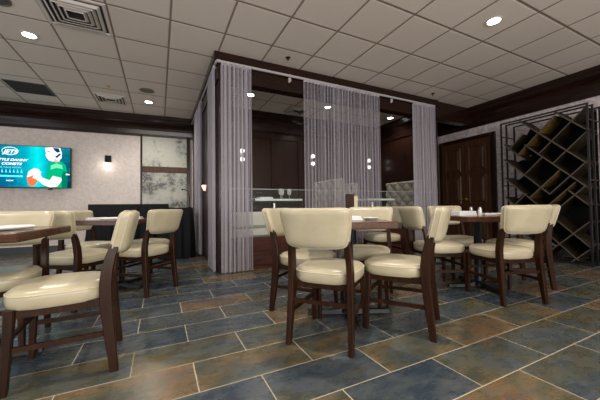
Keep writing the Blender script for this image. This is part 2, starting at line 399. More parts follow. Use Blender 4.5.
flat([(44.3, 154.6), (50, 157.2), (55.6, 157.6), (55.6, 158.6), (49.5, 158.4), (44.6, 156)], EW, 6)   # face guard
flat([(46, 151.5), (50, 152.3), (50, 153.1), (46, 152.4)], EN, 6)
flat(ell(31, 180, 5.3, 6.8, rot=.15), EB, 3)                                                # ball
flat([(25.2, 178), (27, 173.2), (31, 172.6), (33, 175), (29, 177)], EW, 4)
for k, (a, b) in enumerate((((26.0, 176), (29.5, 170.5)), ((29, 173.8), (33, 168.8)), ((32, 174.5), (36, 169.5)), ((34, 177.5), (38, 171.5)))):   # fingers over the ball
    flat([(a[0], a[1]), (a[0] + .6, a[1] - 3), (b[0], b[1]), (b[0] + 2.4, b[1] + .8), (a[0] + 3.2, a[1] + 1)], ES, 5)
flat([(31, 178.5), (34, 172), (38, 172.5), (41, 178), (49, 180.5), (54, 174), (61.5, 176.5), (62, 181), (57, 186.8), (49, 187.6), (42, 185), (36.5, 180.5)], ES, 5)   # forearm and arm
flat([(52.5, 176), (54, 172), (62.5, 174), (62, 178), (57, 177)], EG, 6)
flat([(66.5, 173.5), (70.5, 174), (70.5, 175), (66.5, 175)], EW, 3)
# oval badge and writing
def ringflat(cx, cy, rx, ry, w, mt, lay):
    o = [S(*p) for p in ell(cx, cy, rx, ry, 36)]; i = [S(*p) for p in ell(cx, cy, rx - w, ry - w, 36)]; y = -.002 - lay * .0006
    mb = MB(); n = 36; mb.add([(p[0], y, p[1]) for p in o + i], [(k, (k + 1) % n, n + (k + 1) % n, n + k) for k in range(n)]); mb.build('badge_ring', mt, scr)
ringflat(8.3, 153.3, 8.2, 3.9, .55, EW, 2)
def text(s, u, v, size, mt, lay, shear=.25, sx=1, bold=.012, align='LEFT', name='lettering'):
    cu = bpy.data.curves.new(name, 'FONT'); cu.body = s; cu.size = size; cu.shear = shear; cu.offset = bold; cu.align_x = align; cu.extrude = .0002
    o = bpy.data.objects.new(name, cu); C.objects.link(o); bpy.context.view_layer.update()
    dg = bpy.context.evaluated_depsgraph_get(); me = bpy.data.meshes.new_from_object(o.evaluated_get(dg)); bpy.data.objects.remove(o)
    me.materials.clear(); me.materials.append(mt)
    q = bpy.data.objects.new(name, me); C.objects.link(q); q.parent = scr
    p = S(u, v); q.location = (p[0], -.002 - lay * .0006, p[1]); q.rotation_euler = (PI / 2, 0, 0); q.scale = (sx, 1, 1)
text('JETS', 8.3, 155.6, .105, EW, 2, .35, 1.05, .003, 'CENTER')
text('TTLE DANNY', 25.5, 162.6, .062, EW, 2, .3, 1.15, .002, 'RIGHT')
text('COMETS', 19.7, 166.4, .062, EW, 2, .3, 1.25, .002, 'RIGHT')
text('A TALE NOW', 19.5, 169.6, .045, EC, 2, .1, 1.15, .001, 'RIGHT')
for k in range(7):
    u = -4 + k * 3.8
    flat([(u, 173.9), (u + .4, 171.9), (u + 1.0, 171.4), (u + 1.6, 171.9), (u + 2.2, 173.9)], EC, 2); flat(ell(u + 1.0, 171, .5, .5, 10), EC, 3)
flat([(-6, 176.3), (21.5, 176.3), (21.5, 178), (-6, 178)], EC, 2)
text('NOW', 8.5, 182, .034, EW, 2, 0, 1.2, .001, 'CENTER')

# ---------------------------------------------------------------- ceiling fixtures
def make_light(loc, label, energy, group='recessed downlights in the ceiling'):
    t_ = thing('recessed_light', label, 'ceiling light', loc, 0, group)
    mb = MB(); n = 32
    mb.loft([[(r * math.cos(2 * PI * k / n), r * math.sin(2 * PI * k / n), z) for k in range(n)] for r, z in ((.085, 0), (.087, -.006), (.070, -.008), (.062, -.002))], False, False)
    mb.build('trim_ring', M['ceiling_metal'], t_, True)
    MB().lathe([(.062, -.003), (.05, -.006), (.0005, -.007)], 24, cap0=False).build('lens', M['bulb'], t_)
    add_spot(t_, (0, 0, -.03), energy)
    return t_
def add_spot(par, loc, energy, ang=150, col=(1, .93, .83)):
    L = bpy.data.lights.new('downlight_beam', 'SPOT'); L.energy = energy; L.spot_size = math.radians(ang); L.spot_blend = .9; L.shadow_soft_size = .06; L.color = col
    o = bpy.data.objects.new('downlight_beam', L); C.objects.link(o); o.location = loc; o.parent = par
make_light((-1.40, 4.45, CEIL), 'glowing recessed downlight left of the large square vent', 95)
make_light((-.19, 6.30, CEIL), 'glowing recessed downlight beside round ceiling speaker near back wall', 75)
make_light((3.43, 1.90, CEIL), 'glowing recessed downlight above the right-hand tables', 42)
make_light((1.52, 5.13, CEIL), 'recessed downlight inside enclosure seen through the leftmost front curtain', 42)
make_light((3.19, 5.10, CEIL), 'recessed downlight inside enclosure seen through the wide middle curtain', 42)
make_light((4.94, 5.12, CEIL), 'recessed downlight inside enclosure seen in gap left of rightmost curtain', 28)
# lamps of the same kind behind the viewpoint
for k, p in enumerate(((1.1, 1.75, CEIL), (-1.4, 1.75, CEIL), (1.1, -.8, CEIL), (-1.4, -.8, CEIL), (3.43, -.8, CEIL))):
    make_light(p, ['recessed downlight over the middle table', 'recessed downlight over the near left table', 'recessed downlight behind the viewpoint, centre', 'recessed downlight behind the viewpoint, left', 'recessed downlight behind the viewpoint, right'][k], (95, 85, 60, 50, 14)[k])

for p, l in (((1.76, 3.90, 2.79), 'small white sensor on beam between front left and middle curtains'), ((3.79, 3.90, 2.79), 'small white sensor on beam left of the rightmost curtain')):
    s_ = thing('beam_sensor', l, 'sensor', p)
    MB().box(-.022, .022, -.03, 0, -.03, .03, .006).build('housing', M['rail'], s_)
    MB().lathe([(.014, -.03), (.012, -.038), (.0005, -.04)], 14).build('sensor_lens', M['china'], s_, True)
def ringsq(mb, r0, z0, r1, z1, z2):
    sq = lambda r, z: [(-r, -r, z), (r, -r, z), (r, r, z), (-r, r, z)]
    mb.loft([sq(r0, z0), sq(r1, z1), sq(r1 - .004, z2), sq(r0 - .012, z0 + .004)], False, False)
def make_vent(loc, half, label, n=4):
    t_ = thing('ceiling_vent', label, 'air vent', loc, 0, 'square ceiling air diffusers')
    f = MB(); sq = lambda r, z: [(-r, -r, z), (r, -r, z), (r, r, z), (-r, r, z)]
    f.loft([sq(half, -.001), sq(half, -.010), sq(half * .90, -.012), sq(half * .88, -.002)], False, False); f.build('frame', M['ceiling_metal'], t_)
    MB().add(sq(half * .885, -.0015), [(0, 1, 2, 3)]).build('duct_opening', M['vent_dark'], t_)
    for k in range(n):
        r = half * (.80 - k * .62 / n); mb = MB(); w = half * .085
        mb.loft([sq(r, -.006), sq(r - w, -.028), sq(r - w - .003, -.026), sq(r - .006, -.004)], False, False); mb.build('louver', M['ceiling_metal'], t_)
    return t_
make_vent((-.80, 3.75, CEIL), .30, 'large square air diffuser in the ceiling nearest the top edge', 4)
make_vent((-.83, 6.42, CEIL), .25, 'smaller square air diffuser near the back wall crown', 3)
make_vent((2.65, 5.55, CEIL), .24, 'square air diffuser inside the enclosure ceiling', 3)
gr = thing('return_grille', 'flat dark grey square grille in the ceiling near the television', 'air grille', (-1.99, 6.40, CEIL))
MB().box(-.28, .28, -.28, .28, -.006, 0, .003).build('frame', M['grille'], gr)
sl = MB()
for k in range(16): sl.box(-.25, .25, -.25 + k * .032, -.25 + k * .032 + .014, -.010, -.006)
sl.build('slats', M['vent_dark'], gr)
for p, l in (((-.20, 5.69, CEIL), 'round grey ceiling speaker beside the downlight near back wall'), ((-1.45, 3.80, CEIL), 'round dark ceiling speaker at the top left corner')):
    s_ = thing('ceiling_speaker', l, 'speaker', p)
    MB().lathe([(.115, 0), (.115, -.006), (.10, -.010), (.098, -.006)], 28, cap1=False).build('rim', M['speaker'], s_, True)
    MB().lathe([(.098, -.006), (.05, -.009), (.0005, -.010)], 24, cap0=False).build('grille', M['speaker'] if p[0] > -1 else M['grille'], s_, True)
for p, l in (((1.62, 3.62, CEIL), 'small dark sprinkler on ceiling in front of left curtain rail'), ((4.60, 3.66, CEIL), 'small dark sprinkler on ceiling near rightmost curtain'), ((-.78, 5.75, CEIL), 'small brass sprinkler on ceiling beside the smaller diffuser')):
    s_ = thing('sprinkler', l, 'sprinkler', p)
    mt = M['brass'] if p[0] < 0 else M['black_metal']
    MB().lathe([(.035, 0), (.035, -.004), (.012, -.008), (.009, -.02), (.004, -.024)], 16).build('escutcheon', mt, s_, True)
    MB().lathe([(.003, -.024), (.003, -.031), (.016, -.032), (.016, -.034), (.001, -.035)], 16).build('deflector', mt, s_, True)

# ---------------------------------------------------------------- curtains
rl = thing('curtain_rail', 'pale curtain rail running under the dark beam above front curtains', 'curtain rail', (0, 0, 0))
MB().box(.68, 4.90, 3.845, 3.875, 2.82, 2.852, .004).build('rail', M['rail'], rl)
for x in (.72, 1.76, 2.6, 3.6, 4.6):
    MB().box(x - .01, x + .01, 3.862, 3.875, 2.852, 2.866).build('bracket', M['rail'], rl)
rl2 = thing('curtain_rail', 'pale curtain rail along the left side of the enclosure', 'curtain rail', (0, 0, 0))
MB().box(.67, .695, 3.88, 7.05, 2.82, 2.852, .004).build('rail', M['rail'], rl2)
for y in (4.3, 5.4, 6.5):
    MB().box(.675, .69, y - .01, y + .01, 2.852, 2.866).build('bracket', M['rail'], rl2)

def curtain(p, q, lam, amp, step, w, label, gap=-.6, zb=.02, zt=2.822, seed=1):
    """a panel of hanging strings between p and q, gathered in pleats"""
    rnd = random.Random(seed)
    p, q = Vector((p[0], p[1], 0)), Vector((q[0], q[1], 0)); dvec = q - p; Ln = dvec.length; u = dvec / Ln; n = Vector((-u.y, u.x, 0))
    def P(s_):
        ph = 2 * PI * s_ / lam
        return p + u * (s_ + .012 * math.sin(ph * 2 + 1)) + n * (amp * math.sin(ph + .3 * math.sin(ph * .23 + seed)))
    t_ = thing('string_curtain', label, 'curtain', (0, 0, 0), 0, 'lavender grey string curtains')
    hd = MB(); N = max(8, int(Ln / .01)); r1 = []
    pts = [P(Ln * k / N) for k in range(N + 1)]
    vs = []; fs = []
    for a in pts: vs += [(a.x, a.y, zt - .03), (a.x, a.y, zt)]
    for k in range(N): fs.append((2 * k, 2 * k + 2, 2 * k + 3, 2 * k + 1))
    o = hd.add(vs, fs).build('heading_tape', M['string'], t_)
    sm = o.modifiers.new('thickness', 'SOLIDIFY'); sm.thickness = .004
    st = MB(); s_ = 0; prev = P(0); acc = 0; ds = .0006
    while s_ < Ln:
        s_ += ds; c = P(s_); acc += (c - prev).length; prev = c
        if acc >= step:
            acc = 0
            if math.sin(2 * PI * s_ / lam) < gap: continue
            a = rnd.uniform(0, PI); ww = w * rnd.uniform(.8, 1.2); jx = rnd.uniform(-.002, .002); jb = rnd.uniform(-.012, .0); dr_ = rnd.uniform(-.006, .006)
            rings = []
            for z, k in ((zb + jb if zb + jb > .004 else .004, 1), (1.4, .5), (zt - .02, 0)):
                ox, oy = c.x + jx + u.x * dr_ * k, c.y + u.y * dr_ * k
                rings.append([(ox + ww / 2 * math.cos(a + b), oy + ww / 2 * math.sin(a + b), z) for b in (0, 2.094, 4.189)])
            st.loft(rings, False, False)
    g_ = st.build('strings', M['string'], t_); g_['kind'] = 'stuff'
    return t_
curtain((.735, 3.853), (1.145, 3.853), .058, .028, .0095, .0058, 'dense string curtain at front left corner of the enclosure', seed=1)
curtain((1.98, 3.853), (2.64, 3.853), .060, .018, .0084, .0034, 'sheer string curtain, left half of the wide middle pair', gap=-.2, zb=.05, seed=2)
curtain((2.62, 3.853), (3.46, 3.853), .062, .022, .0080, .0037, 'string curtain, right half of the wide middle pair', gap=-.4, zb=.05, seed=3)
curtain((4.30, 3.853), (4.90, 3.853), .058, .026, .0085, .0060, 'dense rightmost string curtain beside the panelled door', seed=4)
curtain((.675, 3.97), (.675, 4.46), .058, .022, .0085, .0060, 'string curtain on the enclosure side, nearer of the two', seed=5)
curtain((.675, 5.40), (.675, 6.35), .060, .022, .0090, .0060, 'string curtain on the enclosure side, farther of the two', zb=.05, seed=6)

# ---------------------------------------------------------------- chairs
def outline(n, hw_f, hw_b, yf, yb, e=4.0):
    """rounded trapezoid seat outline; +y is the front"""
    r = []
    for k in range(n):
        a = 2 * PI * k / n; c, s_ = math.cos(a), math.sin(a)
        x = math.copysign(abs(c) ** (2 / e), c); y = math.copysign(abs(s_) ** (2 / e), s_)
        t_ = (y + 1) / 2; yy = yb + (yf - yb) * t_; hw = hw_b + (hw_f - hw_b) * t_
        if y > 0: hw *= 1 - .05 * y * y
        r.append((x * hw, yy))
    return r
def make_chair(label):
    t_ = thing('dining_chair', label, 'chair', (0, 0, 0), 0, 'cream padded dining chairs')
    N = 56; ol = outline(N, .225, .205, .225, -.215, 3.6)
    cy = 0.0
    prof = [(.88, .385), (.94, .387), (.975, .396), (.995, .415), (1.0, .435), (.992, .452), (.965, .466), (.91, .476), (.79, .484), (.55, .490), (.28, .4925)]
    mb = MB(); mb.loft([[(x * s_, cy + (y - cy) * s_, z) for x, y in ol] for s_, z in prof]); seat = mb.build('seat', M['vinyl'], t_, True)
    MB().tube([(x * .992, y * .992, .4545) for x, y in ol], .0042, 6, True).build('piping', M['piping'], seat, True)
    # seat frame
    fr_ = MB()
    fr_.box(-.18, .18, .150, .175, .350, .392, .004).box(-.18, .18, -.19, -.165, .350, .392, .004)
    for s in (-1, 1): fr_.loft([[(s * .178 - .011, y, .350), (s * .178 + .011, y, .350), (s * .178 + .011, y, .392), (s * .178 - .011, y, .392)] for y in (-.18, .165)])
    fr_.build('seat_frame', M['chair_wood'], t_)
    for s in (-1, 1):
        # front leg
        MB().bar([(s * .198, .190, 0.0), (s * .193, .182, .2), (s * .188, .176, .37), (s * .188, .176, .395)], [(.0135, .0135), (.017, .017), (.0205, .0205), (.0205, .0205)]).build('leg', M['chair_wood'], t_, True)
        # rear leg running up as back post
        pts = [(s * .203, -.247, 0.0), (s * .198, -.226, .18), (s * .194, -.208, .36), (s * .193, -.205, .47), (s * .190, -.211, .54), (s * .186, -.228, .62), (s * .176, -.262, .72), (s * .17, -.275, .77)]
        MB().bar(pts, [(.0145, .020), (.0175, .0255), (.0185, .029), (.0185, .029), (.0185, .028), (.018, .025), (.017, .020), (.015, .010)]).build('leg', M['chair_wood'], t_, True)
        MB().beam((s * .193, -.226, .205), (s * .193, .182, .205), .016, .026).build('stretcher', M['chair_wood'], t_)
    MB().beam((-.19, .180, .255), (.19, .180, .255), .016, .024).build('stretcher', M['chair_wood'], t_)
    MB().beam((-.19, -.222, .275), (.19, -.222, .275), .016, .024).build('stretcher', M['chair_wood'], t_)
    # back pad: rounded trapezoid, bowed, padded both sides
    zc, hh = .744, .116; n = 64
    base = []
    for k in range(n):
        a = 2 * PI * k / n; c, s_ = math.cos(a), math.sin(a); e = 8.5
        base.append((math.copysign(abs(c) ** (2 / e), c), math.copysign(abs(s_) ** (2 / e), s_)))
    def pt(q, sc_, side, th):
        X, Z = q[0] * sc_, q[1] * sc_
        hw = .212 + .018 * Z
        x = X * hw; z = zc + hh * Z + (.010 * (1 - X * X) * (1 if Z < 0 else 0) * Z) + .004 * X * X * (1 if Z > 0 else 0)
        lean = -.267 - .24 * (z - .72)
        return (x, lean - .026 * (1 - X * X) + side * th, z)
    ss = [(1.0, .014), (.985, .025), (.955, .034), (.88, .041), (.70, .045), (.4, .046), (.12, .046)]
    rings = [[pt(q, sc_, -1, th) for q in base] for sc_, th in reversed(ss)] + [[pt(q, sc_, 1, th) for q in base] for sc_, th in ss]
    pad = MB().loft(rings).build('backrest', M['vinyl'], t_, True)
    for side in (-1, 1): MB().tube([pt(q, 1.0, side, .018) for q in base], .0038, 6, True).build('piping', M['piping'], pad, True)
    return t_
GR = 'cream padded dining chairs'
chairs = [
 (1.062, 1.700, 40, 'cream padded dining chair nearest the camera at centre, back turned to us'),
 (1.600, 1.610, 125, 'cream padded chair in side view right of the middle table, facing away from the door'),
 (1.165, 2.235, -52, 'cream chair left of the middle table, half hidden behind the central front chair'),
 (1.775, 2.185, 222, 'cream chair behind the middle table with back facing the curtains'),
 (2.690, 2.130, -22, 'cream chair on left side of right table, back near the rightmost curtain'),
 (2.915, 1.620, 71, 'cream chair in front of right table, back turned to us, before the lattice rack'),
 (3.465, 1.785, 152, 'cream chair right of right table, backrest peeking beyond the front one'),
 (3.330, 2.330, 248, 'cream chair behind the right table, mostly hidden by table and settings'),
 (2.850, 3.150, 168, 'cream chair farthest back in centre, seen between the middle and right tables'),
 (-.475, 2.045, 183, 'large cream chair in left foreground in side view facing left'),
 (-.950, 2.530, -90, 'cream chair behind the near left table with wide back against the wall'),
 (-.690, 3.370, 58, 'cream chair left of far left table, partly behind the foreground chair'),
 (-.150, 3.520, 137, 'cream chair with back turned to us beside far left table, before black cloth'),
 (-.720, 4.130, -43, 'cream chair behind far left table whose backrest overlaps black draped table'),
 (-.125, 4.125, 227, 'cream chair at right rear of far left table, hidden behind another backrest'),
]
c0 = None
for (x, y, h, lb) in chairs:
    rz = math.radians(h - 90)
    if c0 is None:
        c0 = make_chair(lb); c0.location = (x, y, 0); c0.rotation_euler = (0, 0, rz)
    else: dup(c0, (x, y, 0), rz, lb)

# ---------------------------------------------------------------- tables
def make_table(label, half=(.31, .31), ht=.757):
    t_ = thing('dining_table', label, 'table', (0, 0, 0), 0, 'square pedestal dining tables')
    MB().box(-half[0], half[0], -half[1], half[1], ht - .050, ht, .006).build('tabletop', M['top_wood'], t_)
    MB().box(-.16, .16, -.16, .16, ht - .063, ht - .050).build('mounting_plate', M['black_metal'], t_)
    MB().lathe([(.045, .03), (.038, .06), (.038, ht - .078), (.05, ht - .063)], 24).build('column', M['column_metal'], t_, True)
    MB().lathe([(.075, .02), (.07, .045), (.05, .062), (.04, .07)], 24).build('base_hub', M['black_metal'], t_, True)
    for k in range(4):
        a = k * PI / 2; c, s_ = math.cos(a), math.sin(a)
        f = MB(); pr = [(.04, .030, .038, .030), (.15, .026, .034, .028), (.27, .020, .028, .026), (.32, .014, .024, .030), (.335, .004, .018, .020)]
        rings = []
        for (r, zt_, w, zz) in pr:
            z0 = .010; z1 = z0 + zz + (.015 if r < .1 else 0)
            rings.append([(c * r - s_ * b, s_ * r + c * b, z) for b, z in ((-w, z0), (w, z0), (w * .7, z1), (-w * .7, z1))])
        ft = f.loft(rings).build('base_foot', M['black_metal'], t_)
        MB().lathe([(.018, 0), (.018, .012)], 12, c * .30, s_ * .30).build('glide', M['glide'], ft)
    return t_
tb = make_table('square dark wood pedestal table at centre among four cream chairs')
tb.location = (1.39, 1.94, 0); tb.rotation_euler = (0, 0, math.radians(64))
dup(tb, (3.07, 1.93, 0), math.radians(68), 'square dark wood table on the right, set with shakers and napkins')
dup(tb, (2.41, 3.24, 0), 0, 'square table behind the middle table, carrying the wooden menu holder')
dup(tb, (-.42, 3.82, 0), math.radians(48), 'square dark wood table on far left in front of black cloth')
t1 = make_table('larger dark wood table with thick edge at left frame edge', (.36, .355), .757); t1.location = (-.975, 2.330, 0); t1.rotation_euler = (0, 0, math.radians(-5))

# ---------------------------------------------------------------- things on tables
def cloth_roll(name, label, cat, loc, rz, L=.2, w=.06, h=.028, mt=None, seed=1, group=None):
    rnd = random.Random(seed); n = 18; rings = []
    for i in range(10):
        u_ = i / 9; x = -L / 2 + L * u_; k = .75 + .25 * math.sin(PI * u_) + rnd.uniform(-.05, .05)
        rings.append([(x, k * w / 2 * math.cos(a), h / 2 + h / 2 * k * math.sin(a)) for a in [2 * PI * j / n for j in range(n)]])
    o = MB().loft(rings).build(name, mt or M['linen'], None, True, loc); o.rotation_euler = (0, 0, rz)
    return tag(o, label, cat, group)
def napkin_fold(label, loc, rz, a=.16, b=.09, h=.018, seed=3, group='folded white napkins on the tables'):
    t_ = thing('folded_napkin', label, 'napkin', loc, rz, group)
    for k in range(3):
        s_ = 1 - .04 * k
        rnd = random.Random(seed + k); rings = []
        for z, i in ((k * h / 3, .003), (k * h / 3 + h / 9, 0), (k * h / 3 + h / 4, 0), (k * h / 3 + h / 3.1, .003)):
            rings.append([(x * s_ + rnd.uniform(-.001, .001), y * s_ + rnd.uniform(-.001, .001), z) for x, y in ((-a / 2 + i, -b / 2 + i), (0, -b / 2 + i), (a / 2 - i, -b / 2 + i), (a / 2 - i, 0), (a / 2 - i, b / 2 - i), (0, b / 2 - i), (-a / 2 + i, b / 2 - i), (-a / 2 + i, 0))])
        MB().loft(rings).build('fold', M['linen'], t_)
    return t_
def plate(label, loc, r=.085, group='small white plates'):
    o = MB().lathe([(r * .5, 0), (r * .55, .003), (r * .95, .014), (r, .017), (r * .98, .0185), (r * .6, .008), (r * .001, .006)], 32).build('plate', M['china'], None, True, loc)
    return tag(o, label, 'plate', group)
TZ = .757
def at(tx, ty, deg, u_, v_):
    a = math.radians(deg); return (tx + u_ * math.cos(a) - v_ * math.sin(a), ty + u_ * math.sin(a) + v_ * math.cos(a), TZ)
# middle table
plate('small white plate at the left of the middle table', at(1.37, 1.94, 40, -.17, .13), .07)
plate('small white plate at the right of the middle table', at(1.37, 1.94, 40, .19, -.17), .07)
napkin_fold('folded white napkin lying across the middle table', at(1.37, 1.94, 40, .03, .05), math.radians(-28), .34, .13, .034)
cloth_roll('rolled_napkin', 'rolled white napkin leaning near right plate on middle table', 'napkin', at(1.37, 1.94, 40, .21, .06), math.radians(-30), .15, .05, .024, seed=5)
g_ = thing('water_glass', 'small clear glass on the left of the middle table', 'glass', at(1.37, 1.94, 40, -.20, .02))
MB().lathe([(.026, 0), (.028, .002), (.034, .085), (.032, .085), (.026, .006), (.001, .005)], 20).build('bowl', M['wineglass'], g_, True)
# right table
napkin_fold('tall stack of folded white napkins on the left of right table', at(3.07, 1.93, 68, -.02, .16), math.radians(-20), .20, .14, .050, 9)
napkin_fold('crumpled white napkin on the right side of right table', at(3.07, 1.93, 68, .02, -.19), math.radians(-40), .18, .10, .024, 12)
for k, (u_, v_, lb) in enumerate(((.05, .03, 'glass shaker with steel cap, farther of the pair on right table'), (-.02, -.02, 'white shaker with steel cap, nearer of the pair on right table'))):
    s_ = thing('shaker', lb, 'shaker', at(3.07, 1.93, 68, u_, v_), 0, 'shakers on right table')
    MB().lathe([(.018, 0), (.020, .004), (.019, .05), (.015, .068)], 18).build('jar', M['china'] if k else M['wineglass'], s_, True)
    MB().lathe([(.0165, .066), (.0165, .082), (.012, .092), (.001, .095)], 18).build('cap', M['chrome'], s_, True)
plate('small white plate at right edge of the right table', at(3.07, 1.93, 68, -.14, -.2), .07)
# near left table
cloth_roll('rolled_napkin', 'long rolled white napkin at edge of near left table', 'napkin', (-.80, 2.20, .757), math.radians(62), .34, .085, .030, seed=8)
cloth_roll('rolled_napkin', 'rolled white napkin at far end of near left table', 'napkin', (-1.05, 2.50, .757), math.radians(20), .22, .07, .028, seed=9)
# far left table
napkin_fold('folded white napkin on left half of far left table', (-.62, 3.86, TZ), math.radians(20), .20, .12, .026, 20)
cloth_roll('rolled_napkin', 'rolled white napkin centred on the far left table', 'napkin', (-.46, 3.70, TZ), math.radians(10), .22, .06, .03, seed=4)
napkin_fold('folded white napkin on right half of far left table', (-.26, 3.86, TZ), math.radians(-15), .16, .10, .026, 23)
# menu holder
mh = thing('menu_holder', 'dark wooden menu holder with cream face standing behind the middle table', 'menu holder', (2.37, 3.22, TZ), math.radians(-38))
MB().box(-.075, .035, -.035, .035, 0, .285, .005).build('wooden_block', M['chair_wood'], mh)
MB().box(.036, .085, -.03, .03, .0, .255, .003).build('cards', M['piping'], mh)

# ---------------------------------------------------------------- draped tables by the back wall
def draped(name, label, x0, x1, y0, y1, h, hem, seed, hem_left=None):
    rnd = random.Random(seed); t_ = thing(name, label, 'table', ((x0 + x1) / 2, (y0 + y1) / 2, 0), 0, 'black draped tables by back wall')
    hx, hy = (x1 - x0) / 2, (y1 - y0) / 2
    MB().box(-hx + .02, hx - .02, -hy + .02, hy - .02, h - .035, h - .006).build('tabletop', M['top_wood'], t_)
    for sx in (-1, 1):
        for sy in (-1, 1):
            MB().lathe([(.018, 0), (.018, h - .035)], 12, sx * (hx - .09), sy * (hy - .09)).build('leg', M['black_metal'], t_, True)
    per = []; step = .02
    def seg(ax, ay, bx, by):
        L = math.hypot(bx - ax, by - ay); n = int(L / step)
        for k in range(n): per.append((ax + (bx - ax) * k / n, ay + (by - ay) * k / n, (by - ay) / L, -(bx - ax) / L))
    seg(-hx, -hy, hx, -hy); seg(hx, -hy, hx, hy); seg(hx, hy, -hx, hy); seg(-hx, hy, -hx, -hy)
    rings = []; nper = len(per)
    for z, k in ((h, 0), (h - .004, .004), (h - .03, .008), (h * .75, .018), (h * .45, .032), (0, .045)):
        r = []
        for i, (x, y, nx, ny) in enumerate(per):
            w = math.sin(i * .9) * .5 + math.sin(i * .37 + seed) * .5
            d_ = k * (1.0 + .8 * w) if z < h - .05 else k * .3
            zz = z if z > .01 else hem
            r.append((x + nx * d_, y + ny * d_, zz))
        rings.append(r)
    cl = MB(); cl.loft(rings, False, False)
    cl.loft([[(x * s_, y * s_, h) for (x, y, _, _) in per] for s_ in (1, .5, .02)], False, True)
    o = cl.build('tablecloth', M['black_cloth'], None, True, t_.location)
    return t_, tag(o, label.replace('table under', 'cloth over the table under') if False else ('long black floor cloth over buffet table below ink artwork' if x0 < -.5 else 'black cloth falling to floor over end table beside the side curtain'), 'tablecloth', 'black tablecloths')
draped('buffet_table', 'long buffet table hidden under black cloth below the ink artwork', -1.12, .16, 6.12, 6.78, .965, .30, 2)
draped('end_table', 'short table hidden under black cloth beside the side curtain', .02, .54, 5.48, 6.00, .885, .012, 5)
gl = thing('gooseneck_lamp', 'thin black curved gooseneck lamp standing on the black draped end table', 'lamp', (.50, 5.8, .886))
MB().lathe([(.05, 0), (.05, .01), (.012, .02)], 20).build('base', M['black_metal'], gl, True)
MB().tube([(.0, 0, .015), (.012, 0, .12), (.01, 0, .22), (-.02, 0, .30), (-.06, 0, .345), (-.09, 0, .35)], .007, 8).build('neck', M['black_metal'], gl, True)
MB().tube([(-.09, 0, .35), (-.125, 0, .335)], .014, 10, rad=[.008, .02]).build('lamp_head', M['black_metal'], gl, True)
# wall light on the enclosure side between the two side curtains
sl_ = thing('wall_sconce', 'small white shell wall light between the two side curtains', 'wall lamp', (.72, 5.05, 1.20))
MB().box(-.02, 0, -.04, .04, -.05, .05, .004).build('backplate', M['bar_wood'], sl_)
MB().loft([[(-.03 - .05 * r_ * 1.0, .10 * (k / 10 - .5) * 2 * r_, z_) for k in range(11)] + [(-.02, .10 * (k / 10 - .5) * 2 * r_, z_) for k in range(10, -1, -1)] for r_, z_ in ((.35, -.03), (.7, .02), (1.0, .06))]).build('shade', emit('lit_shell_shade', (1, .72, .6), .9), sl_)

# ---------------------------------------------------------------- inside the enclosure
def tufted(label, x, y0, y1, h, facing=-1, seatd=.5):
    t_ = thing('tufted_booth', label, 'booth', (x, (y0 + y1) / 2, 0), 0, 'grey tufted high back booths')
    hy = (y1 - y0) / 2; s = facing
    NY, NZ = 64, 60; z0, z1 = .50, h; vs = []; fs = []
    for i in range(NY + 1):
        for j in range(NZ + 1):
            y = -hy + 2 * hy * i / NY; z = z0 + (z1 - z0) * j / NZ
            # diamond tufting
            a = (y / .125 + z / .125) * PI; b = (y / .125 - z / .125) * PI
            d_ = (abs(math.sin(a / 2 * 1.0)) * abs(math.sin(b / 2 * 1.0))) ** .5
            edge = min(1, min(i, NY - i, j, NZ - j) / 2.0)
            vs.append((s * (.035 + .065 * d_ * edge), y, z))
    for i in range(NY):
        for j in range(NZ):
            k = i * (NZ + 1) + j; fs.append((k, k + NZ + 1, k + NZ + 2, k + 1))
    mb = MB(); mb.add(vs, fs); mb.box(-.045, .045, -hy, hy, .10, h, .012)
    mb.build('backrest', M['grey_tuft'], t_, True)
    MB().box(min(s * .06, s * seatd), max(s * .06, s * seatd), -hy, hy, .42, .54, .02).build('seat_cushion', M['grey_tuft'], t_)
    MB().box(min(s * .06, s * (seatd - .05)), max(s * .06, s * (seatd - .05)), -hy, hy, 0, .42).build('base', M['red_wood'], t_)
    bt = MB()
    return t_
tufted('grey tufted high-back booth seen through the wide middle curtain', 2.86, 4.12, 5.05, 1.37)
tufted('grey tufted high-back booth in gap left of rightmost curtain', 4.80, 4.12, 5.10, 1.40)
tufted('grey tufted booth farther back behind the middle curtain', 3.95, 5.15, 5.95, 1.40)
bn = thing('bench', 'low pale grey cushioned bench behind glass beside front left curtain', 'bench', (1.66, 4.30, 0))
MB().box(-.76, .66, -.24, .26, 0, .44).build('base', M['red_wood'], bn)
MB().box(-.76, .66, -.26, .28, .44, .565, .03).build('seat_cushion', M['cushion'], bn)
MB().box(-.76, .66, -.27, -.13, .57, .81, .045).build('back_cushion', M['cushion'], bn)
def high_table(label, x0, x1, y0, y1):
    t_ = thing('high_table', label, 'table', ((x0 + x1) / 2, (y0 + y1) / 2, 0), 0, 'glass topped high tables')
    hx, hy = (x1 - x0) / 2, (y1 - y0) / 2
    MB().box(-hx, hx, -hy, hy, .985, 1.02, .004).build('tabletop', M['frost'], t_)
    MB().lathe([(.04, .02), (.035, .06), (.035, .95), (.12, .985)], 20).build('column', M['chrome'], t_, True)
    MB().lathe([(.22, 0), (.22, .012), (.05, .03)], 28).build('base', M['chrome'], t_, True)
high_table('frosted glass high table inside enclosure left of tufted booth', 1.45, 2.34, 4.66, 5.22)
high_table('frosted glass high table in front of rightmost tufted booth', 3.60, 4.28, 4.35, 4.95)
napkin_fold('folded white linen on left end of enclosure high table', (1.66, 4.78, 1.02), .1, .26, .16, .035, 31)
plate('white plate on left corner of enclosure high table', (1.56, 4.98, 1.02), .12)
